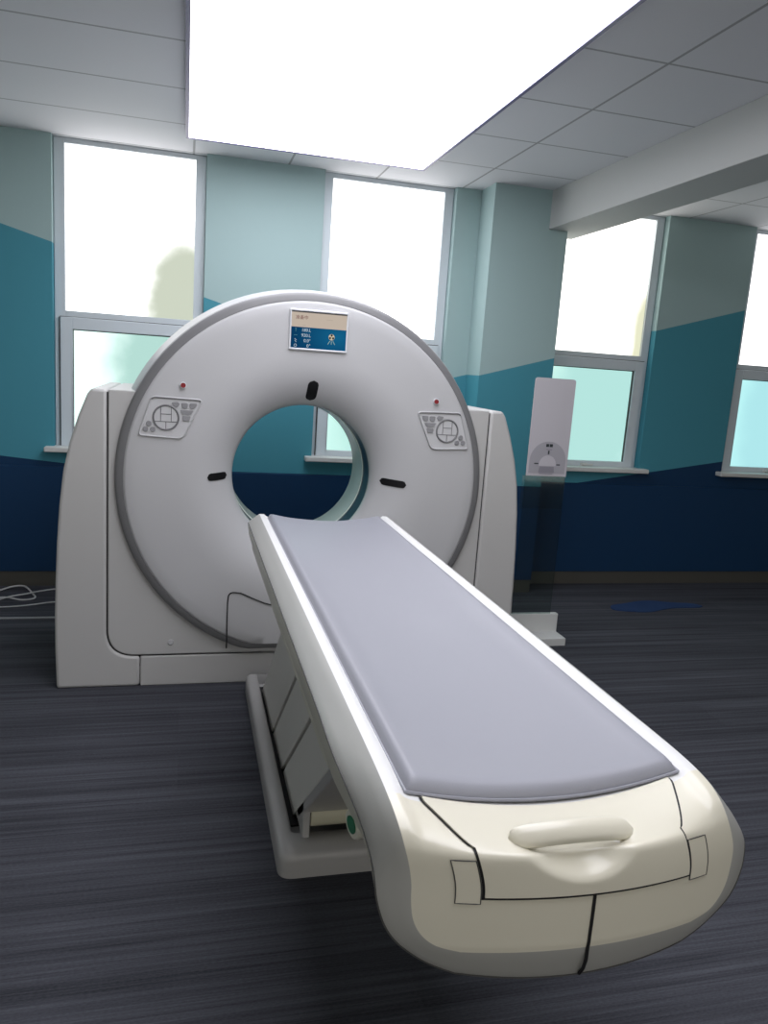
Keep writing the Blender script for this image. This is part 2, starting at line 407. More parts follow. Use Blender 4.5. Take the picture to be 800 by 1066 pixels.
# dark interior behind the panel gaps
bm = bmesh.new()
for s in (-1, 1):
    r = .82; arc = [(GX-r*math.cos(t), GZ+r*math.sin(t)) for t in [.45+(-PI/2-.45)*k/16 for k in range(17)]]
    prism_xz(bm, mx([(-.36,1.43),(-.36,.1),(GX-.001,.1)] + arc[::-1] + [(arc[0][0],1.43)], s), 3.757, 3.90)
obj('inner_shell', bm, 'black', gan, smooth=False)
def lathe(prof, n=128, cx=GX, cz=GZ, clamp=None):
    bm = bmesh.new(); rows = []
    for (r, y) in prof:
        row = []
        for k in range(n):
            t = 2*PI*k/n; z = cz+r*math.sin(t)
            if clamp: z = max(z, clamp(r))
            row.append((cx+r*math.cos(t), y, z))
        rows.append(row)
    V = [[bm.verts.new(p) for p in r] for r in rows]
    for i in range(len(V)-1):
        for j in range(n):
            q = [V[i][j], V[i][(j+1)%n], V[i+1][(j+1)%n], V[i+1][j]]
            bm.faces.new(q)
    bmesh.ops.dissolve_degenerate(bm, dist=1e-5, edges=bm.edges)
    return bm
BX, BZ, BR = .582, 1.065, .350           # bore throat
prof_face = [(.864,FY+.012),(.858,FY+.005),(.85,FY+.002),(.80,FY),(.70,FY),(.62,FY),(.600,FY)]
NF = 18
fun = [(.597-(.597-BR)*math.sin(a), FY+.001+.15*(1-math.cos(a))) for a in [PI/2*k/NF for k in range(1, NF+1)]]
clampf = lambda r: .222 if r > .5 else -1
def face_pt(r, y, t):
    # the centre slides from disc centre to throat centre through the funnel
    f = min(1, max(0, (.60-r)/(.60-BR)))
    return Vector((GX+(BX-GX)*f+r*math.cos(t), y, GZ+(BZ-GZ)*f+r*math.sin(t)))
bm = bmesh.new(); n = 144; V = []
for (r, y) in prof_face+fun:
    row = []
    for k in range(n):
        p = face_pt(r, y, 2*PI*k/n); p.z = max(p.z, .222); row.append(bm.verts.new(p))
    V.append(row)
for i in range(len(V)-1):
    for j in range(n): bm.faces.new((V[i][j], V[i][(j+1)%n], V[i+1][(j+1)%n], V[i+1][j]))
bmesh.ops.dissolve_degenerate(bm, dist=1e-5, edges=bm.edges)
obj('front_cover', bm, 'white', gan, angle=50)
obj('trim_ring', lathe([(.861,FY+.018),(.865,FY+.010),(.888,FY+.014),(.900,FY+.024),(.904,FY+.040),(.902,FY+.07)], clamp=lambda r: .222-(r-.868)), 'band', gan, angle=60, label='grey trim ring around the front cover')
obj('barrel_cover', lathe([(.900,FY+.045),(.908,FY+.050),(.925,FY+.16),(.938,FY+.32),(.94,4.50),(.92,4.60),(.85,4.64),(.60,4.64),(.5,4.60),(.42,4.5),(.36,4.30)], clamp=lambda r: .16 if r > .8 else -1), 'white', gan, angle=45)
def bring(prof):
    bm = bmesh.new(); n = 96; V = []
    for r, y in prof: V.append([bm.verts.new((BX+r*math.cos(2*PI*k/n), y, BZ+r*math.sin(2*PI*k/n))) for k in range(n)])
    for i in range(len(V)-1):
        for j in range(n): bm.faces.new((V[i][j], V[i][(j+1)%n], V[i+1][(j+1)%n], V[i+1][j]))
    return bm
TY = FY+.151
obj('bore_rim', bring([(BR,TY-.001),(BR+.0015,TY+.022),(BR+.004,TY+.024)]), 'liner', gan, label='pale green bore lip')
obj('scan_window', bring([(BR+.004,TY+.022),(BR+.004,TY+.17)]), 'scanwin', gan, label='dark glossy band inside the bore')
obj('bore_liner', bring([(BR+.004,TY+.168),(BR,TY+.170),(BR-.001,TY+.42),(BR+.012,TY+.46)]), 'liner', gan, label='pale green liner inside the bore')
# funnel slots for the laser lines
def slot(t, r0, r1, w):
    bm = bmesh.new(); rows = []; N_ = 14
    def yat(r):
        if r >= .597: return FY
        s = (.597-r)/(.597-BR); return FY+.001+.15*(1-math.sqrt(max(0,1-s*s)))
    for i in range(N_+1):
        a = -1+2*i/N_; rr = (r0+r1)/2+(r1-r0)/2*a
        e = (abs(a)*(r1-r0)/2-((r1-r0)/2-w)); hw = w if e <= 0 else math.sqrt(max(0, w*w-e*e))
        hw = max(hw, .0005); row = []
        for j in range(7):
            off = hw*(-1+j/3); p = face_pt(rr, yat(rr), t+off/rr)
            p.y = yat(rr)-.0035; row.append(p)
        rows.append(row)
    back = [[p+Vector((0,.012,0)) for p in r] for r in rows]
    V = grid(bm, rows); W = grid(bm, back)
    ed = [V[0][j] for j in range(7)]+[V[i][6] for i in range(1,N_+1)]+[V[N_][j] for j in range(5,-1,-1)]+[V[i][0] for i in range(N_-1,0,-1)]
    ew = [W[0][j] for j in range(7)]+[W[i][6] for i in range(1,N_+1)]+[W[N_][j] for j in range(5,-1,-1)]+[W[i][0] for i in range(N_-1,0,-1)]
    for i in range(len(ed)): bm.faces.new((ed[i], ed[(i+1)%len(ed)], ew[(i+1)%len(ed)], ew[i]))
    return bm
obj('laser_slot', slot(PI/2-.02, .380, .487, .026), 'slot', gan, label='black laser slot above the bore')
obj('laser_slot', slot(PI, .380, .478, .018), 'slot', gan, label='black laser slot left of the bore')
obj('laser_slot', slot(-.01, .385, .505, .018), 'slot', gan, label='black laser slot right of the bore')
for x, z, l in ((-.009,1.483,'left'), (1.213,1.476,'right')):
    e = obj('indicator_light', cyl(bmesh.new(), (x, FY-.010, z), (0,1,0), .015, .012), 'silver', gan)
    obj('lens', cyl(bmesh.new(), (x, FY-.014, z), (0,1,0), .0115, .006), 'red', e, label='dark red lens')
# service door outline low on the front cover
d = [(.224,.199),(.2235,.212),(.223,.240),(.223,.27),(.222,.34),(.222,.44)]+[tuple(p) for p in round_poly([(.222,.44),(.226,.492),(.30,.492)], [0,.04,0])[1:-1]]+[(.285,.488),(.34,.462),(.40,.436),(.46,.420),(.55,.412)]
d = d+[(2*GX-p[0], p[1]) for p in d[::-1]]
obj('service_door_seam', tube(bmesh.new(), [(p[0], FY-.0015+(.018 if p[1] < .205 else .008 if p[1] < .22 else .001 if p[1] < .25 else 0), p[1]) for p in d], .0032, 6), 'black', gan, label='black outline of the service door')
obj('screw_cap', cyl(bmesh.new(), (-.045,3.741,.225), (0,1,0), .014, .01), 'white', gan, bevel=.003)
# display
scr = empty('display', (.605, FY-.004, 1.68)); scr.parent = gan; scr.location = Vector((.605, FY-.004, 1.68))-gan.location
sx0, sx1, sz0, sz1, sy = .466, .744, 1.681, 1.866, FY-.008
bm = bmesh.new(); bz = .0075
box(bm, sx0, sx0+bz, sy-.004, FY+.004, sz0, sz1); box(bm, sx1-bz, sx1, sy-.004, FY+.004, sz0, sz1)
box(bm, sx0+bz, sx1-bz, sy-.004, FY+.004, sz0, sz0+bz); box(bm, sx0+bz, sx1-bz, sy-.004, FY+.004, sz1-bz, sz1)
obj('bezel', bm, 'silver', scr, smooth=False, bevel=.002)
ix0, ix1, iz0, iz1 = sx0+bz, sx1-bz, sz0+bz, sz1-bz; zh = iz0+(iz1-iz0)*.57
def screen_mat(name, a, b, s):
    m = emat(name, a, s); nt = m.node_tree; e = nt.nodes['Emission'] if 'Emission' in nt.nodes else [n for n in nt.nodes if n.type == 'EMISSION'][0]
    tc = nt.nodes.new('ShaderNodeTexCoord'); gr = nt.nodes.new('ShaderNodeTexGradient'); gr.gradient_type = 'SPHERICAL'; mp = nt.nodes.new('ShaderNodeMapping')
    mp.inputs['Location'].default_value = (-.45,0,-.5); mp.inputs['Scale'].default_value = (5,1,8); rp = nt.nodes.new('ShaderNodeValToRGB')
    rp.color_ramp.elements[0].color = (*a,1); rp.color_ramp.elements[1].color = (*b,1)
    nt.links.new(tc.outputs['Object'], mp.inputs['Vector']); nt.links.new(mp.outputs[0], gr.inputs[0]); nt.links.new(gr.outputs['Fac'], rp.inputs[0]); nt.links.new(rp.outputs[0], e.inputs[0]); return m
obj('screen', B(ix0, ix1, sy, FY+.002, iz0, zh), screen_mat('screen_blue', (.006,.075,.20), (.012,.20,.42), .75), scr, smooth=False, label='blue lower part of the lit screen')
obj('screen_header', B(ix0, ix1, sy, FY+.002, zh, iz1-.006), emat('screen_cream', (.78,.66,.55), .85), scr, smooth=False, label='cream header of the lit screen')
obj('screen_edge', B(ix0, ix1, sy, FY+.002, iz1-.006, iz1), 'seam', scr, smooth=False)
tx = emat('screen_text', (.75,.9,1), .8); th = emat('screen_text_red', (.35,.12,.12), .6); tg = emat('screen_text_green', (.15,.45,.55), .6)
ty = sy-.0012
text_obj('header_text', '准备中', .020, (ix0+.019, ty, iz1-.030), th, scr)
text_obj('header_note', '--------', .012, (ix0+.165, ty, iz1-.031), emat('screen_text_tan', (.6,.5,.42), .7), scr)
text_obj('header_note', '- -    - ---', .010, (ix0+.03, ty, zh+.010), emat('screen_text_tan2', (.45,.38,.35), .7), scr)
rowz = [iz0+(zh-iz0)*q for q in (.86,.61,.36,.12)]
for s, z in zip(('180.L', '920.L', '0.0°', '0°'), rowz): text_obj('readout_text', s, .0205, (ix0+.094, ty, z), tx, scr, align='RIGHT')
icn = []
for k, z in enumerate(rowz):
    bm = bmesh.new(); xx = ix0+.022
    if k == 0: tube(bm, [(xx, ty, z-.008), (xx, ty, z+.008)], .0013, 6); tube(bm, [(xx-.004, ty, z+.004), (xx, ty, z+.008), (xx+.004, ty, z+.004)], .001, 6)
    elif k == 1: tube(bm, [(xx-.008, ty, z), (xx+.008, ty, z)], .0013, 6)
    elif k == 2: tube(bm, [(xx-.004, ty, z+.008), (xx+.005, ty, z+.001), (xx-.003, ty, z), (xx+.004, ty, z-.008)], .0014, 6)
    else: tube(bm, [(xx+.006*math.cos(t), ty, z+.006*math.sin(t)) for t in [k2*PI/6 for k2 in range(12)]], .0011, 6, closed=True)
    obj('screen_icon', bm, tx if k > 1 else tg, scr, smooth=False)
# radiation-symbol icon on the screen
tri_x, tri_z = ix0+(ix1-ix0)*.735, iz0+(zh-iz0)*.62
bm = cyl(bmesh.new(), (tri_x, ty, tri_z), (0,1,0), .0145, .0006, 28); obj('symbol_disc', bm, emat('sym_cream', (.85,.75,.55), .8), scr, smooth=False)
bm = bmesh.new()
for a0 in (90, 210, 330):
    p = [(tri_x+r*math.cos(math.radians(a0+d_)), tri_z+r*math.sin(math.radians(a0+d_))) for r, d_ in ((.004,-30),(.0125,-30),(.013,-10),(.013,10),(.0125,30),(.004,30))]
    prism_xz(bm, p, ty-.0008, ty)
obj('symbol_blades', bm, emat('sym_dark', (.03,.03,.04), .4), scr, smooth=False)
bm = bmesh.new()
for dx in (-.013, 0, .013): tube(bm, [(tri_x+dx*.55, ty, tri_z-.018), (tri_x+dx*1.3, ty, tri_z-.034)], .0013, 6)
obj('symbol_rays', bm, emat('sym_rays', (.55,.75,.6), .8), scr, smooth=False)

# control panels
def control_panel(s):
    c = .600
    X = (lambda x: x) if s < 0 else (lambda x: 2*c-x)
    base = [(X(p[0]), p[1]) for p in ((-.147,1.426),(.078,1.421),(-.006,1.238),(-.204,1.247))]
    root = empty('control_panel', ((X(-.07)), FY-.004, 1.24)); root.parent = gan; root.location = Vector((X(-.07), FY-.004, 1.24))-gan.location
    root['label'] = 'recessed button panel on the %s of the front cover' % ('left' if s < 0 else 'right')
    rp = round_poly(base, [.02,.02,.03,.02], 6)
    obj('panel_plate', prism_xz(bmesh.new(), rp, FY-.0045, FY+.003), 'panel', root, smooth=False)
    n = len(rp)
    top = [p for p in rp if p[1] > 1.39]; bot = [p for p in rp if p[1] < 1.285]
    obj('panel_lip', tube(bmesh.new(), [(p[0], FY-.0055, p[1]) for p in rp], .0038, 8, closed=True), 'white', root)
    top.sort(key=lambda p: p[0])
    obj('panel_edge_shadow', tube(bmesh.new(), [(p[0], FY-.0075, p[1]-.003) for p in sorted([q for q in rp if q[1] > 1.413], key=lambda p: p[0])], .0035, 6), 'band', root)  # grey tube standing in for the shadow under the panel's top edge
    dx, dz, R_ = X(-.083), 1.332, .056
    y = FY-.0065
    bm = bmesh.new(); tube(bm, [(dx+R_*math.cos(2*PI*k/40), y, dz+R_*math.sin(2*PI*k/40)) for k in range(40)], .0042, 8, closed=True)
    h = R_*.42
    for a, b in (((-h, .36),(-h,-.33)), ((h,.36),(h,-.33))): pass
    zl = -.33*R_; vt = math.sqrt(R_**2-h*h)
    for (a, b) in (((-h, vt), (-h, zl)), ((h, vt), (h, zl)), ((-math.sqrt(R_**2-zl**2), zl), (math.sqrt(R_**2-zl**2), zl)), ((-h, .016), (h, .016)), ((0, zl), (0, -R_))):
        tube(bm, [(dx+a[0], y, dz+a[1]), (dx+b[0], y, dz+b[1])], .0019, 6)
    obj('dial_outline', bm, 'btndark', root, label='grey outlined round keypad')
    obj('dial_keys', cyl(bmesh.new(), (dx, y+.0005, dz), (0,1,0), R_, .004, 40), 'panel', root, smooth=False)
    def button(poly):
        o = obj('button', prism_xz(bmesh.new(), round_poly([(X(a), b) for a, b in poly], .006, 3), FY-.010, FY-.003), 'btn', root, smooth=False, bevel=.002)
        o['label'] = 'grey key'
        return o
    for poly in ([(-.060,1.403),(-.030,1.407),(-.022,1.396),(-.034,1.380),(-.052,1.388)], [(-.016,1.403),(.014,1.403),(.014,1.382),(.004,1.376),(-.012,1.378)],
                 [(.022,1.403),(.056,1.403),(.050,1.386),(.038,1.376),(.022,1.378)], [(-.022,1.370),(.040,1.370),(.030,1.352),(.016,1.348),(-.012,1.352)], [(-.010,1.343),(.028,1.343),(.020,1.320),(-.008,1.320)]): button(poly)
    for a, b in ((-.158,1.302),(-.172,1.276),(-.140,1.276)):
        q = obj('round_button', cyl(bmesh.new(), (X(a), FY-.010, b), (0,1,0), .0125, .008, 20), 'btn', root, bevel=.002)
control_panel(-1); control_panel(1)

# ------------------------------------------------------------------ patient table
K = .882; TX = .667*K; EH = 1.62
def sm(t): t = min(1, max(0, t)); return t*t*(3-2*t)
def T(x, y, z):
    x += .028*sm((.9-z)/.13)*sm((1.5-y)/.32)      # the lower end of the head sits slightly off axis
    return Vector((TX+x*K, y*K, EH-(EH-z)*K))
tab = empty('patient_table', (TX, 2.9, 0), 'long white patient table with grey mattress in front of the CT scanner', 'patient table')
E_h = [(.3135,3.62,.9),(.3135,3.2,.9),(.3135,2.7,.9),(.3135,2.2,.9),(.3135,1.8,.9),(.3135,1.5,.9),(.3135,1.35,.9),(.3135,1.25,.899),(.313,1.18,.895),(.312,1.135,.887),(.311,1.108,.873),(.311,1.095,.855),
       (.312,1.089,.83),(.314,1.087,.79),(.313,1.086,.75),(.307,1.084,.715),(.292,1.080,.688),(.266,1.073,.669),(.225,1.064,.659)]
G_h = [(.365,3.62,.860),(.365,3.2,.860),(.365,2.7,.860),(.365,2.2,.860),(.365,1.8,.860),(.365,1.56,.858),(.366,1.40,.851),(.366,1.30,.843),(.366,1.22,.828),(.367,1.165,.808),(.368,1.137,.788),(.368,1.122,.768),
       (.366,1.115,.745),(.360,1.110,.720),(.349,1.106,.692),(.331,1.102,.666),(.304,1.098,.642),(.269,1.092,.620),(.224,1.084,.602)]
KS = 5
E_s = smooth_path(E_h, KS); G_s = smooth_path(G_h, KS)
NE = len(E_s)
def row_par(f):
    i = min(int(f), NE-2); t = f-i; return E_s[i].lerp(E_s[i+1], t)
def surf(x, f):
    e = row_par(f); w = e.x; u = min(1, abs(x)/w)
    onface = max(0, min(1, (1.25-e.y)/.14)); onface = onface*onface*(3-2*onface)
    dipf = max(0, min(1, (e.z-.83)/.06)); dipf = dipf*dipf*(3-2*dipf)
    lip = max(0, min(1, (.292-abs(x))/.016)); lip = lip*lip*(3-2*lip)
    dip = (.036*(1-min(1, abs(x)/.275)**2)+.012*lip)*dipf
    return Vector((x, e.y-.5*(w*w-x*x)*onface, e.z-dip))
def nrm(x, f):
    a = surf(x+.002, f)-surf(x-.002, f); b = surf(x, min(NE-1, f+.2))-surf(x, f-.2); n_ = b.cross(a)
    n_ = n_.normalized()
    if n_.z < 0 and abs(n_.z) > abs(n_.y): n_ = -n_
    if n_.y > .5: n_ = -n_
    return n_
def f_for(z=None, y=None, x=0.):
    # row whose surface at x has this z (on the face) or this y (on the top)
    best = None
    for k in range(0, (NE-1)*8):
        f = k/8; s = surf(x, f)
        d_ = abs(s.y-y) if y is not None else (abs(s.z-z) if s.y < 1.12 else 9)
        if best is None or d_ < best[0]: best = (d_, f)
    return best[1]
cols_ = [-1,-.985,-.96,-.93,-.9,-.87,-.84,-.8]+[-.8+1.6*k/28 for k in range(1, 28)]+[.8,.84,.87,.9,.93,.96,.985,1]
bm = bmesh.new(); rows = []
for i in range(NE): rows.append([T(*surf(c*E_s[i].x, i)) for c in cols_])
# split of one moulding: the end face has warm light tinted into it

SPL = KS*8
bm2 = bmesh.new(); grid(bm2, rows[:SPL+1]); obj('table_top', bm2, 'pallet', tab, angle=60, label='white top rails of the table')
bm2 = bmesh.new(); GV = grid(bm2, rows[SPL:])
# opening in the end cover behind the pull-out panel
f_a, f_b = f_for(y=1.15, x=0.), f_for(z=.785, x=0.); kill = []
for i in range(len(GV)-1):
    for j in range(len(cols_)-1):
        if SPL+i >= f_a and SPL+i+1 <= f_b and abs(cols_[j]*.31) < .150 and abs(cols_[j+1]*.31) < .150:
            kill.append(bm2.faces.get([GV[i][j], GV[i][j+1], GV[i+1][j+1], GV[i+1][j]]))
bmesh.ops.delete(bm2, geom=[f for f in kill if f], context='FACES')
# bottom closing
obj('end_cover', bm2, 'ivory', tab, angle=60, label='end cover facing the camera, warm light tinted into its colour')
bm.free()
# rim: from the face edge to the seam (closed loop through the bottom)
def loop(H, zc, yc, w):
    half = [Vector(p) for p in H]
    bot = []
    for k in range(1, 8):
        x = w*(1-k/8); bot.append(Vector((x, yc+.5*x*x, zc+(half[-1].z-zc)*(x/w)**2)))
    return half, bot
def rail(H, zc, yc):
    half = [Vector(p) for p in H]; w = half[-1].x; y0 = half[-1].y-.5*w*w
    bot = []
    for k in range(1, 9):
        x = w*(1-k/8); bot.append(Vector((x, y0+.5*x*x, zc+(half[-1].z-zc)*(x/w)**2)))
    R_ = half+bot
    L_ = [Vector((-p.x, p.y, p.z)) for p in R_[:-1]]
    return L_+R_[::-1]
# bottom row of the face really is flat; match it
def face_rail():
    half = list(E_s); w = half[-1].x
    bot = [surf(w*(1-k/8), NE-1) for k in range(1, 9)]
    R_ = half+bot; L_ = [Vector((-p.x, p.y, p.z)) for p in R_[:-1]]
    return L_+R_[::-1]
ER = face_rail(); GR = rail(G_s, .589, 0)
bm = bmesh.new(); rws = []
for t, bulge in ((0,0),(.1,.0025),(.3,.004),(.65,.004),(.9,.0025),(1,0)):
    r_ = []
    for a, b in zip(ER, GR):
        p = a.lerp(b, t); d_ = Vector((p.x, 0, p.z-.8)); d_.y = -.05
        d_ = d_.normalized() if d_.length > 0 else d_
        r_.append(T(*(p+d_*bulge)))
    rws.append(r_)
grid(bm, rws)
obj('side_trim', bm, 'trim', tab, angle=60, label='grey trim band running along the sides and round the end')
obj('trim_seam', tube(bmesh.new(), [T(*(p+Vector((0,0,-.0005)))) for p in GR], .0018, 6), 'seam', tab)
# flank and underside
B_h = [(.341,3.62,.75),(.341,3.2,.75),(.341,2.7,.75),(.341,2.2,.75),(.341,1.8,.75),(.340,1.62,.745),(.338,1.50,.738),(.336,1.42,.734),(.333,1.36,.727),(.330,1.31,.718),(.328,1.28,.710),(.326,1.255,.701),
       (.324,1.235,.691),(.321,1.215,.678),(.316,1.20,.664),(.305,1.185,.645),(.285,1.17,.630),(.255,1.155,.614),(.215,1.14,.602)]
B_s = smooth_path(B_h, KS); BRl = rail(B_s, .590, 0)
bm = bmesh.new(); rws = []
for t in (0, .15, .5, .85, 1):
    rws.append([T(*(a.lerp(b, t)+Vector((math.copysign(.008*math.sin(PI*t), a.x) if abs(a.x) > .2 else 0, 0, 0)))) for a, b in zip(GR, BRl)])
V = grid(bm, rws); last = V[-1]; n_ = len(last)
for i in range(n_//2):
    a, b, c, d_ = last[i], last[i+1], last[n_-2-i], last[n_-1-i]
    try:
        if b is c: bm.faces.new((a, b, d_))
        else: bm.faces.new((a, b, c, d_))
    except ValueError: pass
obj('lower_shell', bm, 'flank', tab, angle=50, label='pale lower shell under the side trim')
# far end cap
fe = [T(*p) for p in (surf(c*.3135, 0) for c in cols_)]
bm = bmesh.new()
outl = fe+[T(*G_h[0]), T(*B_h[0]), T(-B_h[0][0], *B_h[0][1:]), T(-G_h[0][0], *G_h[0][1:])]
A = [bm.verts.new(p) for p in outl]; D = [bm.verts.new(p+Vector((0,.012,0))) for p in outl]
bm.faces.new(D); bm.faces.new(A[::-1])
for i in range(len(A)): bm.faces.new((A[i], A[(i+1)%len(A)], D[(i+1)%len(A)], D[i]))
obj('head_end_cap', bm, 'pallet', tab)
# lower skirt strip hanging below the shell along the straight part
bm = bmesh.new()
for s in (-1, 1):
    pts = [(3.60,.77),(3.60,.735),(1.62,.735),(1.55,.742),(1.50,.76),(1.49,.78)]
    a = [bm.verts.new(T(s*.345, *p)) for p in pts]; b = [bm.verts.new(T(s*.325, *p)) for p in pts]
    bm.faces.new(a); bm.faces.new(b[::-1])
    for i in range(len(pts)): bm.faces.new((a[i], b[i], b[(i+1)%len(pts)], a[(i+1)%len(pts)]))
obj('side_skirt', bm, 'flank', tab, bevel=.004)

# mattress
bm = bmesh.new(); MW = .277
MY0, MY1 = 1.190, 3.615
ys = [MY0, MY0+.004, MY0+.012, MY0+.024, MY0+.04]+[MY0+.04+(MY1-MY0-.08)*k/40 for k in range(1, 40)]+[MY1-.04, MY1-.024, MY1-.012, MY1-.004, MY1]
us = [-1,-.992,-.975,-.95,-.91]+[-.91+1.82*k/24 for k in range(1, 24)]+[.91,.95,.975,.992,1]
def mtop(u, y):
    e = min((1-abs(u))*MW, y-MY0, MY1-y); th_ = .5-.5*math.cos(PI*min(1, e/.016)); 
    x = u*MW; yy = y-.016*(1-u*u) if y < 2 else y
    w_ = .0025*mnoise.noise(Vector((x*6, y*2.2, 0)))
    crown = .004*math.exp(-((e-.03)/.02)**2)
    yy = y-(.005*(1-u*u)*max(0, 1-(y-MY0)/.5))
    zb = .9-.033*(1-u*u)
    return x, yy, zb, th_, w_+crown
rt = []; rb = []
for y in ys:
    a = []; b = []
    for u in us:
        x, yy, zb, th_, w_ = mtop(u, y)
        a.append(T(x, yy, zb-.012+.022*th_**.5+w_*th_)); b.append(T(x*.996, yy, zb-.014))
    rt.append(a); rb.append(b)
V = grid(bm, rt); W = grid(bm, rb); ny = len(ys); nu = len(us)
def ring_of(V): return V[0][:]+[V[i][-1] for i in range(1, ny)]+V[-1][-2::-1]+[V[i][0] for i in range(ny-2, 0, -1)]
ra, rb_ = ring_of(V), ring_of(W)
for i in range(len(ra)): bm.faces.new((ra[i], ra[(i+1)%len(ra)], rb_[(i+1)%len(ra)], rb_[i]))
mt = obj('mattress', bm, 'mattress', tab, angle=70, label='thin grey vinyl mattress pad')
edge = []
for u in us: 
    x, yy, zb, _, _ = mtop(u, MY0); edge.append((x, yy-.001, zb-.011))
sid = [(MW+.0005, y, .889) for y in [MY0+.05*k for k in range(1, 49)]]
path = [(-p[0], p[1], p[2]) for p in sid[::-1]]+edge+sid
obj('piping', tube(bmesh.new(), [T(*p) for p in path], .0028, 6), 'mattress', mt)

# pull-out panel with grip in the end face
ftop = f_for(y=1.172, x=0.); fbot = f_for(z=.768, x=0.)
def hw_of(f):
    s = surf(0, f); z = surf(.19, f).z; y = surf(.19, f).y
    e = row_par(f)
    if e.z > .868: return .196+.055*max(0, min(1, (e.y-1.10)/.08))**.8 + .0
    return .196
ARC = [0.]*(NE+1); fb_ = fbot
for i in range(NE-2, -1, -1): ARC[i] = ARC[i+1]+(surf(0, i)-surf(0, i+1)).length
def arc_at(f): i = min(int(f), NE-2); return ARC[i]+(ARC[i+1]-ARC[i])*(f-i)
ARC0 = arc_at(fbot)
def panel_rows(grow, off, NU=64, NV=44, relief=True, f0=None, f1=None):
    rows = []
    f0 = ftop if f0 is None else f0; f1 = fbot if f1 is None else f1
    for j in range(NV+1):
        f = f0+(f1-f0)*j/NV; hw = hw_of(f)+grow; row = []
        for i in range(NU+1):
            x = hw*(-1+2*i/NU); p = surf(x, f); n__ = nrm(x, f)
            dd = 0
            if relief:
                a_ = arc_at(f)-ARC0-.112; rz = .040 if a_ > 0 else .092
                q = math.sqrt(((x+.012)/.116)**2+(a_/rz)**2)
                if q < 1: dd = sm((1-q)/.62)
            row.append(T(*(p+n__*off+Vector((0,.85,-.53))*.044*dd)))
        rows.append(row)
    return rows
bm = bmesh.new(); grid(bm, panel_rows(.0038, .0014, relief=True, f0=ftop, f1=f_for(z=.7615, x=.0))); obj('panel_gap', bm, 'black', tab, label='dark gap around the pull-out panel')
bm = bmesh.new(); R1 = panel_rows(-.001, .0046); R0 = panel_rows(-.001, -.001)
V = grid(bm, R1); ny = len(V)
W = [[bm.verts.new(p) for p in r] for r in R0]
def ring2(V): return V[0][:]+[V[i][-1] for i in range(1, len(V))]+V[-1][-2::-1]+[V[i][0] for i in range(len(V)-2, 0, -1)]
ra, rb_ = ring2(V), ring2(W)
for i in range(len(ra)): bm.faces.new((ra[i], ra[(i+1)%len(ra)], rb_[(i+1)%len(ra)], rb_[i]))
pp = obj('pull_panel', bm, 'ivory', tab, angle=55, label='pull-out panel below the mattress end, warm light tinted into its colour')
# grip bar crossing the recess
bm = bmesh.new(); rws = []
for i in range(33):
    a = -1+2*i/32; x = .119*a; tap = math.sqrt(max(0, 1-abs(a)**9)); ring_ = []
    zc = .848+.014*(1-a*a); hz = .0155*max(.15, tap)
    yb = 1.086-.012*(1-a*a)
    for k in range(16):
        t = 2*PI*k/16
        ring_.append(T(x-.010, yb-.016*max(.15, tap)*math.cos(t), zc+hz*math.sin(t)+.008*max(.15, tap)*math.cos(t)*-1))
    rws.append(ring_)
V = grid(bm, rws, closed=True); bm.faces.new(V[0][::-1]); bm.faces.new(V[-1])
obj('grip_bar', bm, 'ivory', pp, angle=60, label='moulded grip bar, warm light tinted into its colour')
# small cover caps either side of the panel
for s in (-1, 1):
    f0, f1 = f_for(z=.832, x=.22), f_for(z=.754, x=.22); xa, xb = .201, .243
    bm = bmesh.new(); o0 = []; o1 = []
    NQ = 6
    r0 = [[T(*(surf(s*(xa+(xb-xa)*i/NQ), f0+(f1-f0)*j/NQ)+nrm(s*.22, f0+(f1-f0)*j/NQ)*.0016)) for i in range(NQ+1)] for j in range(NQ+1)]
    grid(bm, r0); cp = obj('cover_cap', bm, 'ivory', tab)
    edge = [r0[0][i] for i in range(NQ+1)]+[r0[j][-1] for j in range(1, NQ+1)]+r0[-1][-2::-1]+[r0[j][0] for j in range(NQ-1, 0, -1)]
    obj('cap_seam', tube(bmesh.new(), edge, .0009, 6, closed=True), 'seam', cp)
# vertical seam below the panel, carried round the grey rim
f0 = f_for(z=.762, x=0.)
pts = [T(*(surf(0, f0+(NE-1-f0)*k/8)+Vector((0,-.0008,0)))) for k in range(9)]
mid = len(ER)//2
pts += [T(*(ER[mid].lerp(GR[mid], t)+Vector((0,-.006*math.sin(PI*t)-.002,-.004*math.sin(PI*t)-.001)))) for t in (.3,.6,.9)]
obj('end_seam', tube(bmesh.new(), pts, .0028, 6), 'black', tab)
# round release knobs with a green lens on the flanks
for s in (-1, 1):
    c = T(s*.300, 1.37, .722)
    bm = bmesh.new(); ax = Vector((s,-.25,-.05)).normalized()
    prof = [(0.040,-.03),(.038,-.01),(.031,.008),(.028,.018),(.028,.030),(.025,.034)]
    sd = ax.orthogonal().normalized(); u_ = ax.cross(sd); rws = []
    for r_, h_ in prof: rws.append([c+ax*h_+(sd*math.cos(2*PI*k/28)+u_*math.sin(2*PI*k/28))*r_ for k in range(28)])
    V = grid(bm, rws, closed=True); bm.faces.new(V[-1]); bm.faces.new(V[0][::-1])
    kb = obj('release_knob', bm, 'flank', tab, angle=40)
    obj('knob_lens', cyl(bmesh.new(), c+ax*.030, ax, .016, .006, 24), 'green', kb, label='green lens')

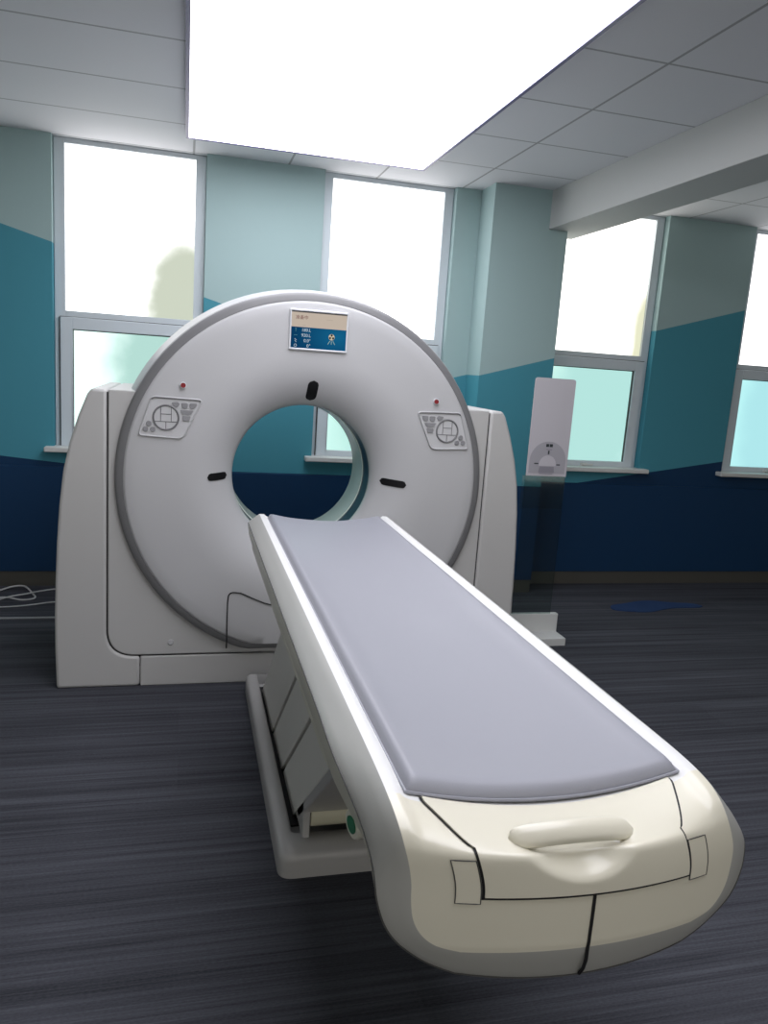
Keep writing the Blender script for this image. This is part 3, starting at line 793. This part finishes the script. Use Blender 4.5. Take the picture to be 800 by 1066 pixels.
# base tray on the floor
tx0, tx1, ty0, ty1 = .318, .858, 2.185, 3.66
def rr(x0, x1, y0, y1, r): return round_poly([(x0,y0),(x1,y0),(x1,y1),(x0,y1)], [r,r,r*.6,r*.6], 8)
bm = bmesh.new()
o0 = rr(tx0, tx1, ty0, ty1, .05); o1 = rr(tx0+.003, tx1-.003, ty0+.003, ty1-.003, .05); i1 = rr(tx0+.048, tx1-.048, ty0+.115, ty1-.01, .02); i0 = rr(tx0+.056, tx1-.056, ty0+.125, ty1-.012, .02)
top_o = rr(tx0+.012, tx1-.012, ty0+.012, ty1-.012, .045)
lv = [[(p[0],p[1],z) for p in q] for q, z in ((o0,0),(o0,.055),(o1,.072),(top_o,.084),(i1,.084),(i0,.078),(i0,.030))]
V = grid(bm, lv, closed=True); bm.faces.new(V[-1]); bm.faces.new(V[0][::-1])
obj('base_tray', bm, 'tray', tab, angle=60, label='grey moulded floor tray')
obj('tray_gap_shade', B(.372,.804,2.42,3.60,.0302,.036), 'black', tab, smooth=False, label='black plate standing in for the shade in the tray gap')  # black plate paints the shade in the gap round the columns
# three telescoping leaning column covers; slant is dy/dz = -1.13
def slab(y0, y1, x0, x1, z0, z1, sl=-1.16): return prism_yz(bmesh.new(), [(y0,z0),(y1,z0),(y1+sl*(z1-z0),z1),(y0+sl*(z1-z0),z1)], x0, x1)
zt = .82
cx0, cx1 = .392, .784
for a, b, ins in ((3.115,3.55,0),(2.795,3.095,.004),(2.475,2.775,.008)):
    obj('column_cover', slab(a, b, cx0+ins, cx1-ins, .04, zt), 'column', tab, smooth=False, bevel=.004)
obj('column_core', slab(2.47, 3.5, cx0+.02, cx1-.02, .032, zt-.01), 'black', tab, smooth=False)
obj('front_bracket', slab(2.36, 2.455, cx0+.010, cx1-.010, .10, zt-.02), 'tray', tab, smooth=False, bevel=.006)
obj('bracket_foot', B(cx0+.010, cx0+.034, 2.27, 2.43, .0785, .21), 'tray', tab, smooth=False, bevel=.006)
bm = cyl(bmesh.new(), (cx0+.036, 2.31, .148), (1,0,0), .041, cx1-cx0-.075, 32)
obj('roller', bm, 'roller', tab, bevel=.004, label='cream roller at the foot of the column')

# ------------------------------------------------------------------ clear information stand
st = empty('sign_stand', (2.14, 4.26, 0), 'upright clear acrylic stand with printed scanner picture on a white foot', 'sign stand')
fx0, fx1 = 1.945, 2.325
bm = bmesh.new(); prism_yz(bm, [(4.13,0.0),(4.30,0.0),(4.30,.165),(4.262,.165),(4.262,.048),(4.13,.048)], fx0, fx1)
obj('foot', bm, 'foot', st, smooth=False, bevel=.003)
px0, px1 = 2.006, 2.272
ac = obj('acrylic_panel', prism_xz(bmesh.new(), round_poly([(px0,.1655),(px1,.1655),(px1,1.632),(px0,1.632)], [.0,.0,.02,.02], 5), 4.268, 4.274), 'acrylic', st, smooth=False, label='tall clear acrylic sheet')
obj('sheet_pocket', B(px0-.015, px1-.004, 4.275, 4.278, .84, 1.044), 'pocket', st, smooth=False)
pr = obj('printed_sheet', prism_xz(bmesh.new(), round_poly([(px0,1.044),(px1,1.044),(px1,1.632),(px0,1.632)], [.0,.0,.02,.02], 5), 4.264, 4.2675), 'signwhite', st, smooth=False, label='white print at the top of the clear sheet')
cx = (px0+px1)/2; yb = 4.2635
def arcp(r, z0, a0=0, a1=PI, n=28): return [(cx+r*math.cos(a0+(a1-a0)*k/n), z0+r*math.sin(a0+(a1-a0)*k/n)) for k in range(n+1)]
obj('picture_ring', prism_xz(bmesh.new(), [(cx+.120,1.06),]+arcp(.120,1.135,0,PI)+[(cx-.120,1.06)], yb-.0004, yb), 'signgrey', pr, smooth=False)
obj('picture_bore', prism_xz(bmesh.new(), arcp(.056,1.115,-.15,PI+.15), yb-.0009, yb-.0005), 'signwhite', pr, smooth=False)
obj('picture_table', prism_xz(bmesh.new(), [(cx-.056,1.065),(cx+.050,1.065),(cx+.044,1.103),(cx-.050,1.103)], yb-.0014, yb-.001), 'signmid', pr, smooth=False)
bm = bmesh.new(); box(bm, cx-.020, cx-.001, yb-.0012, yb-.0006, 1.222, 1.240); box(bm, cx+.003, cx+.024, yb-.0012, yb-.0006, 1.222, 1.240)
obj('picture_screen', bm, 'signdark', pr, smooth=False)
marks = [(cx-.004,cx+.006,1.178,1.200,0),(cx-.087,cx-.060,1.116,1.123,0),(cx+.060,cx+.084,1.112,1.119,0),(cx-.017,cx+.021,1.2045,1.2095,1),(cx-.05,cx+.04,1.057,1.062,1)]
for a, b, c, d_, k in marks: obj('picture_mark', B(a, b, yb-.0017, yb-.0010, c, d_), ('signdark','signmid')[k], pr, smooth=False)
obj('stand_edge', tube(bmesh.new(), [(px1-.001, 4.271, .167), (px1-.001, 4.271, 1.04)], .0012, 6), 'pocket', st)

# ------------------------------------------------------------------ small things on the floor
def cord(name, pts, r, label):
    o = obj(name, tube(bmesh.new(), smooth_path(pts, 8), r, 7), 'cord', None); tag(o, label, 'cord'); return o
zc = .006
cord('looped_cable', [(-2.2,5.30,zc),(-1.6,5.40,zc),(-1.35,5.28,zc),(-1.20,5.33,zc),(-1.10,5.41,.02),(-1.02,5.42,.02),(-.95,5.30,zc),(-.92,5.20,zc),(-.99,5.16,zc),(-1.10,5.22,zc),(-1.20,5.18,zc),(-1.32,5.08,zc),(-1.8,4.95,zc)], .0055,
     'looped pale cord on the carpet at the far left, by the skirting')
cord('signal_cable', [(-1.15,5.05,zc),(-1.13,5.16,zc),(-1.06,5.20,.018),(-.98,5.24,.022),(-.90,5.36,zc),(-.82,5.40,zc),(-.70,5.41,zc),(-.5,5.36,zc)], .005,
     'pale cord running from the loop towards the back of the scanner')
cord('thin_cable', [(-1.75,4.98,zc),(-1.25,5.02,zc),(-1.06,5.02,zc),(-.93,5.05,zc),(-.82,5.10,zc),(-.72,5.12,zc),(-.5,5.14,zc)], .004,
     'single thin cord on the carpet in front of the looped cord')
bm = bmesh.new(); prism_xy(bm, round_poly([(-1.62,5.09),(-1.125,5.09),(-1.125,5.15),(-1.62,5.15)], .02), .0005, .045)
o = obj('power_strip', bm, 'plug', None, bevel=.008); tag(o, 'black power strip at the far left edge where the cords meet', 'power strip')
o = obj('floor_strip', B(-3.2, -.40, 4.795, 4.822, .0003, .006), 'btn', None, smooth=False, bevel=.002); tag(o, 'thin pale grey joint strip across the carpet, left of the scanner', 'floor strip')
pts = [(3.08,4.80),(3.30,4.745),(3.48,4.80),(3.60,4.83),(3.80,4.835),(3.86,4.87),(3.80,4.93),(3.66,4.955),(3.50,5.01),(3.36,4.99),(3.22,4.94),(3.10,4.90)]
pts = [(p.x, p.y) for p in smooth_path([(a, b, 0) for a, b in pts], 4, closed=True)]
o = obj('floor_patch', prism_xy(bmesh.new(), pts, .0003, .006), 'blue', None); tag(o, 'flat irregular dark blue patch on the carpet under the right windows', 'floor patch')

# ------------------------------------------------------------------ camera
cam = bpy.data.cameras.new('camera'); co = bpy.data.objects.new('camera', cam); col.objects.link(co)
Mr = Matrix(((0.967306416910719,-0.24443493894490775,0.06760071320885222),(-0.019619999610907872,0.1936284178189071,0.9808787343133781),(-0.25285045267630873,-0.9501366198794496,0.18250219764550726)))
co.matrix_world = Matrix.Translation((0,0,1.62)) @ Mr.transposed().to_4x4()
cam.sensor_fit = 'VERTICAL'; cam.sensor_height = 36; cam.lens = 802.053*36/1066; cam.clip_start = .05
bpy.context.scene.camera = co

# added ambient fill, let in where the wall behind the camera is omitted
w = bpy.data.worlds.new('world'); bpy.context.scene.world = w; w.use_nodes = True
w.node_tree.nodes['Background'].inputs[0].default_value = (.97,.94,.88,1); w.node_tree.nodes['Background'].inputs[1].default_value = 1.0
sc = bpy.context.scene
sc.view_settings.view_transform = 'Standard'; sc.view_settings.look = 'None'; sc.view_settings.gamma = 1; sc.view_settings.use_curve_mapping = False
sc.view_settings.exposure = -.35
sc.cycles.max_bounces = 8; sc.cycles.diffuse_bounces = 5
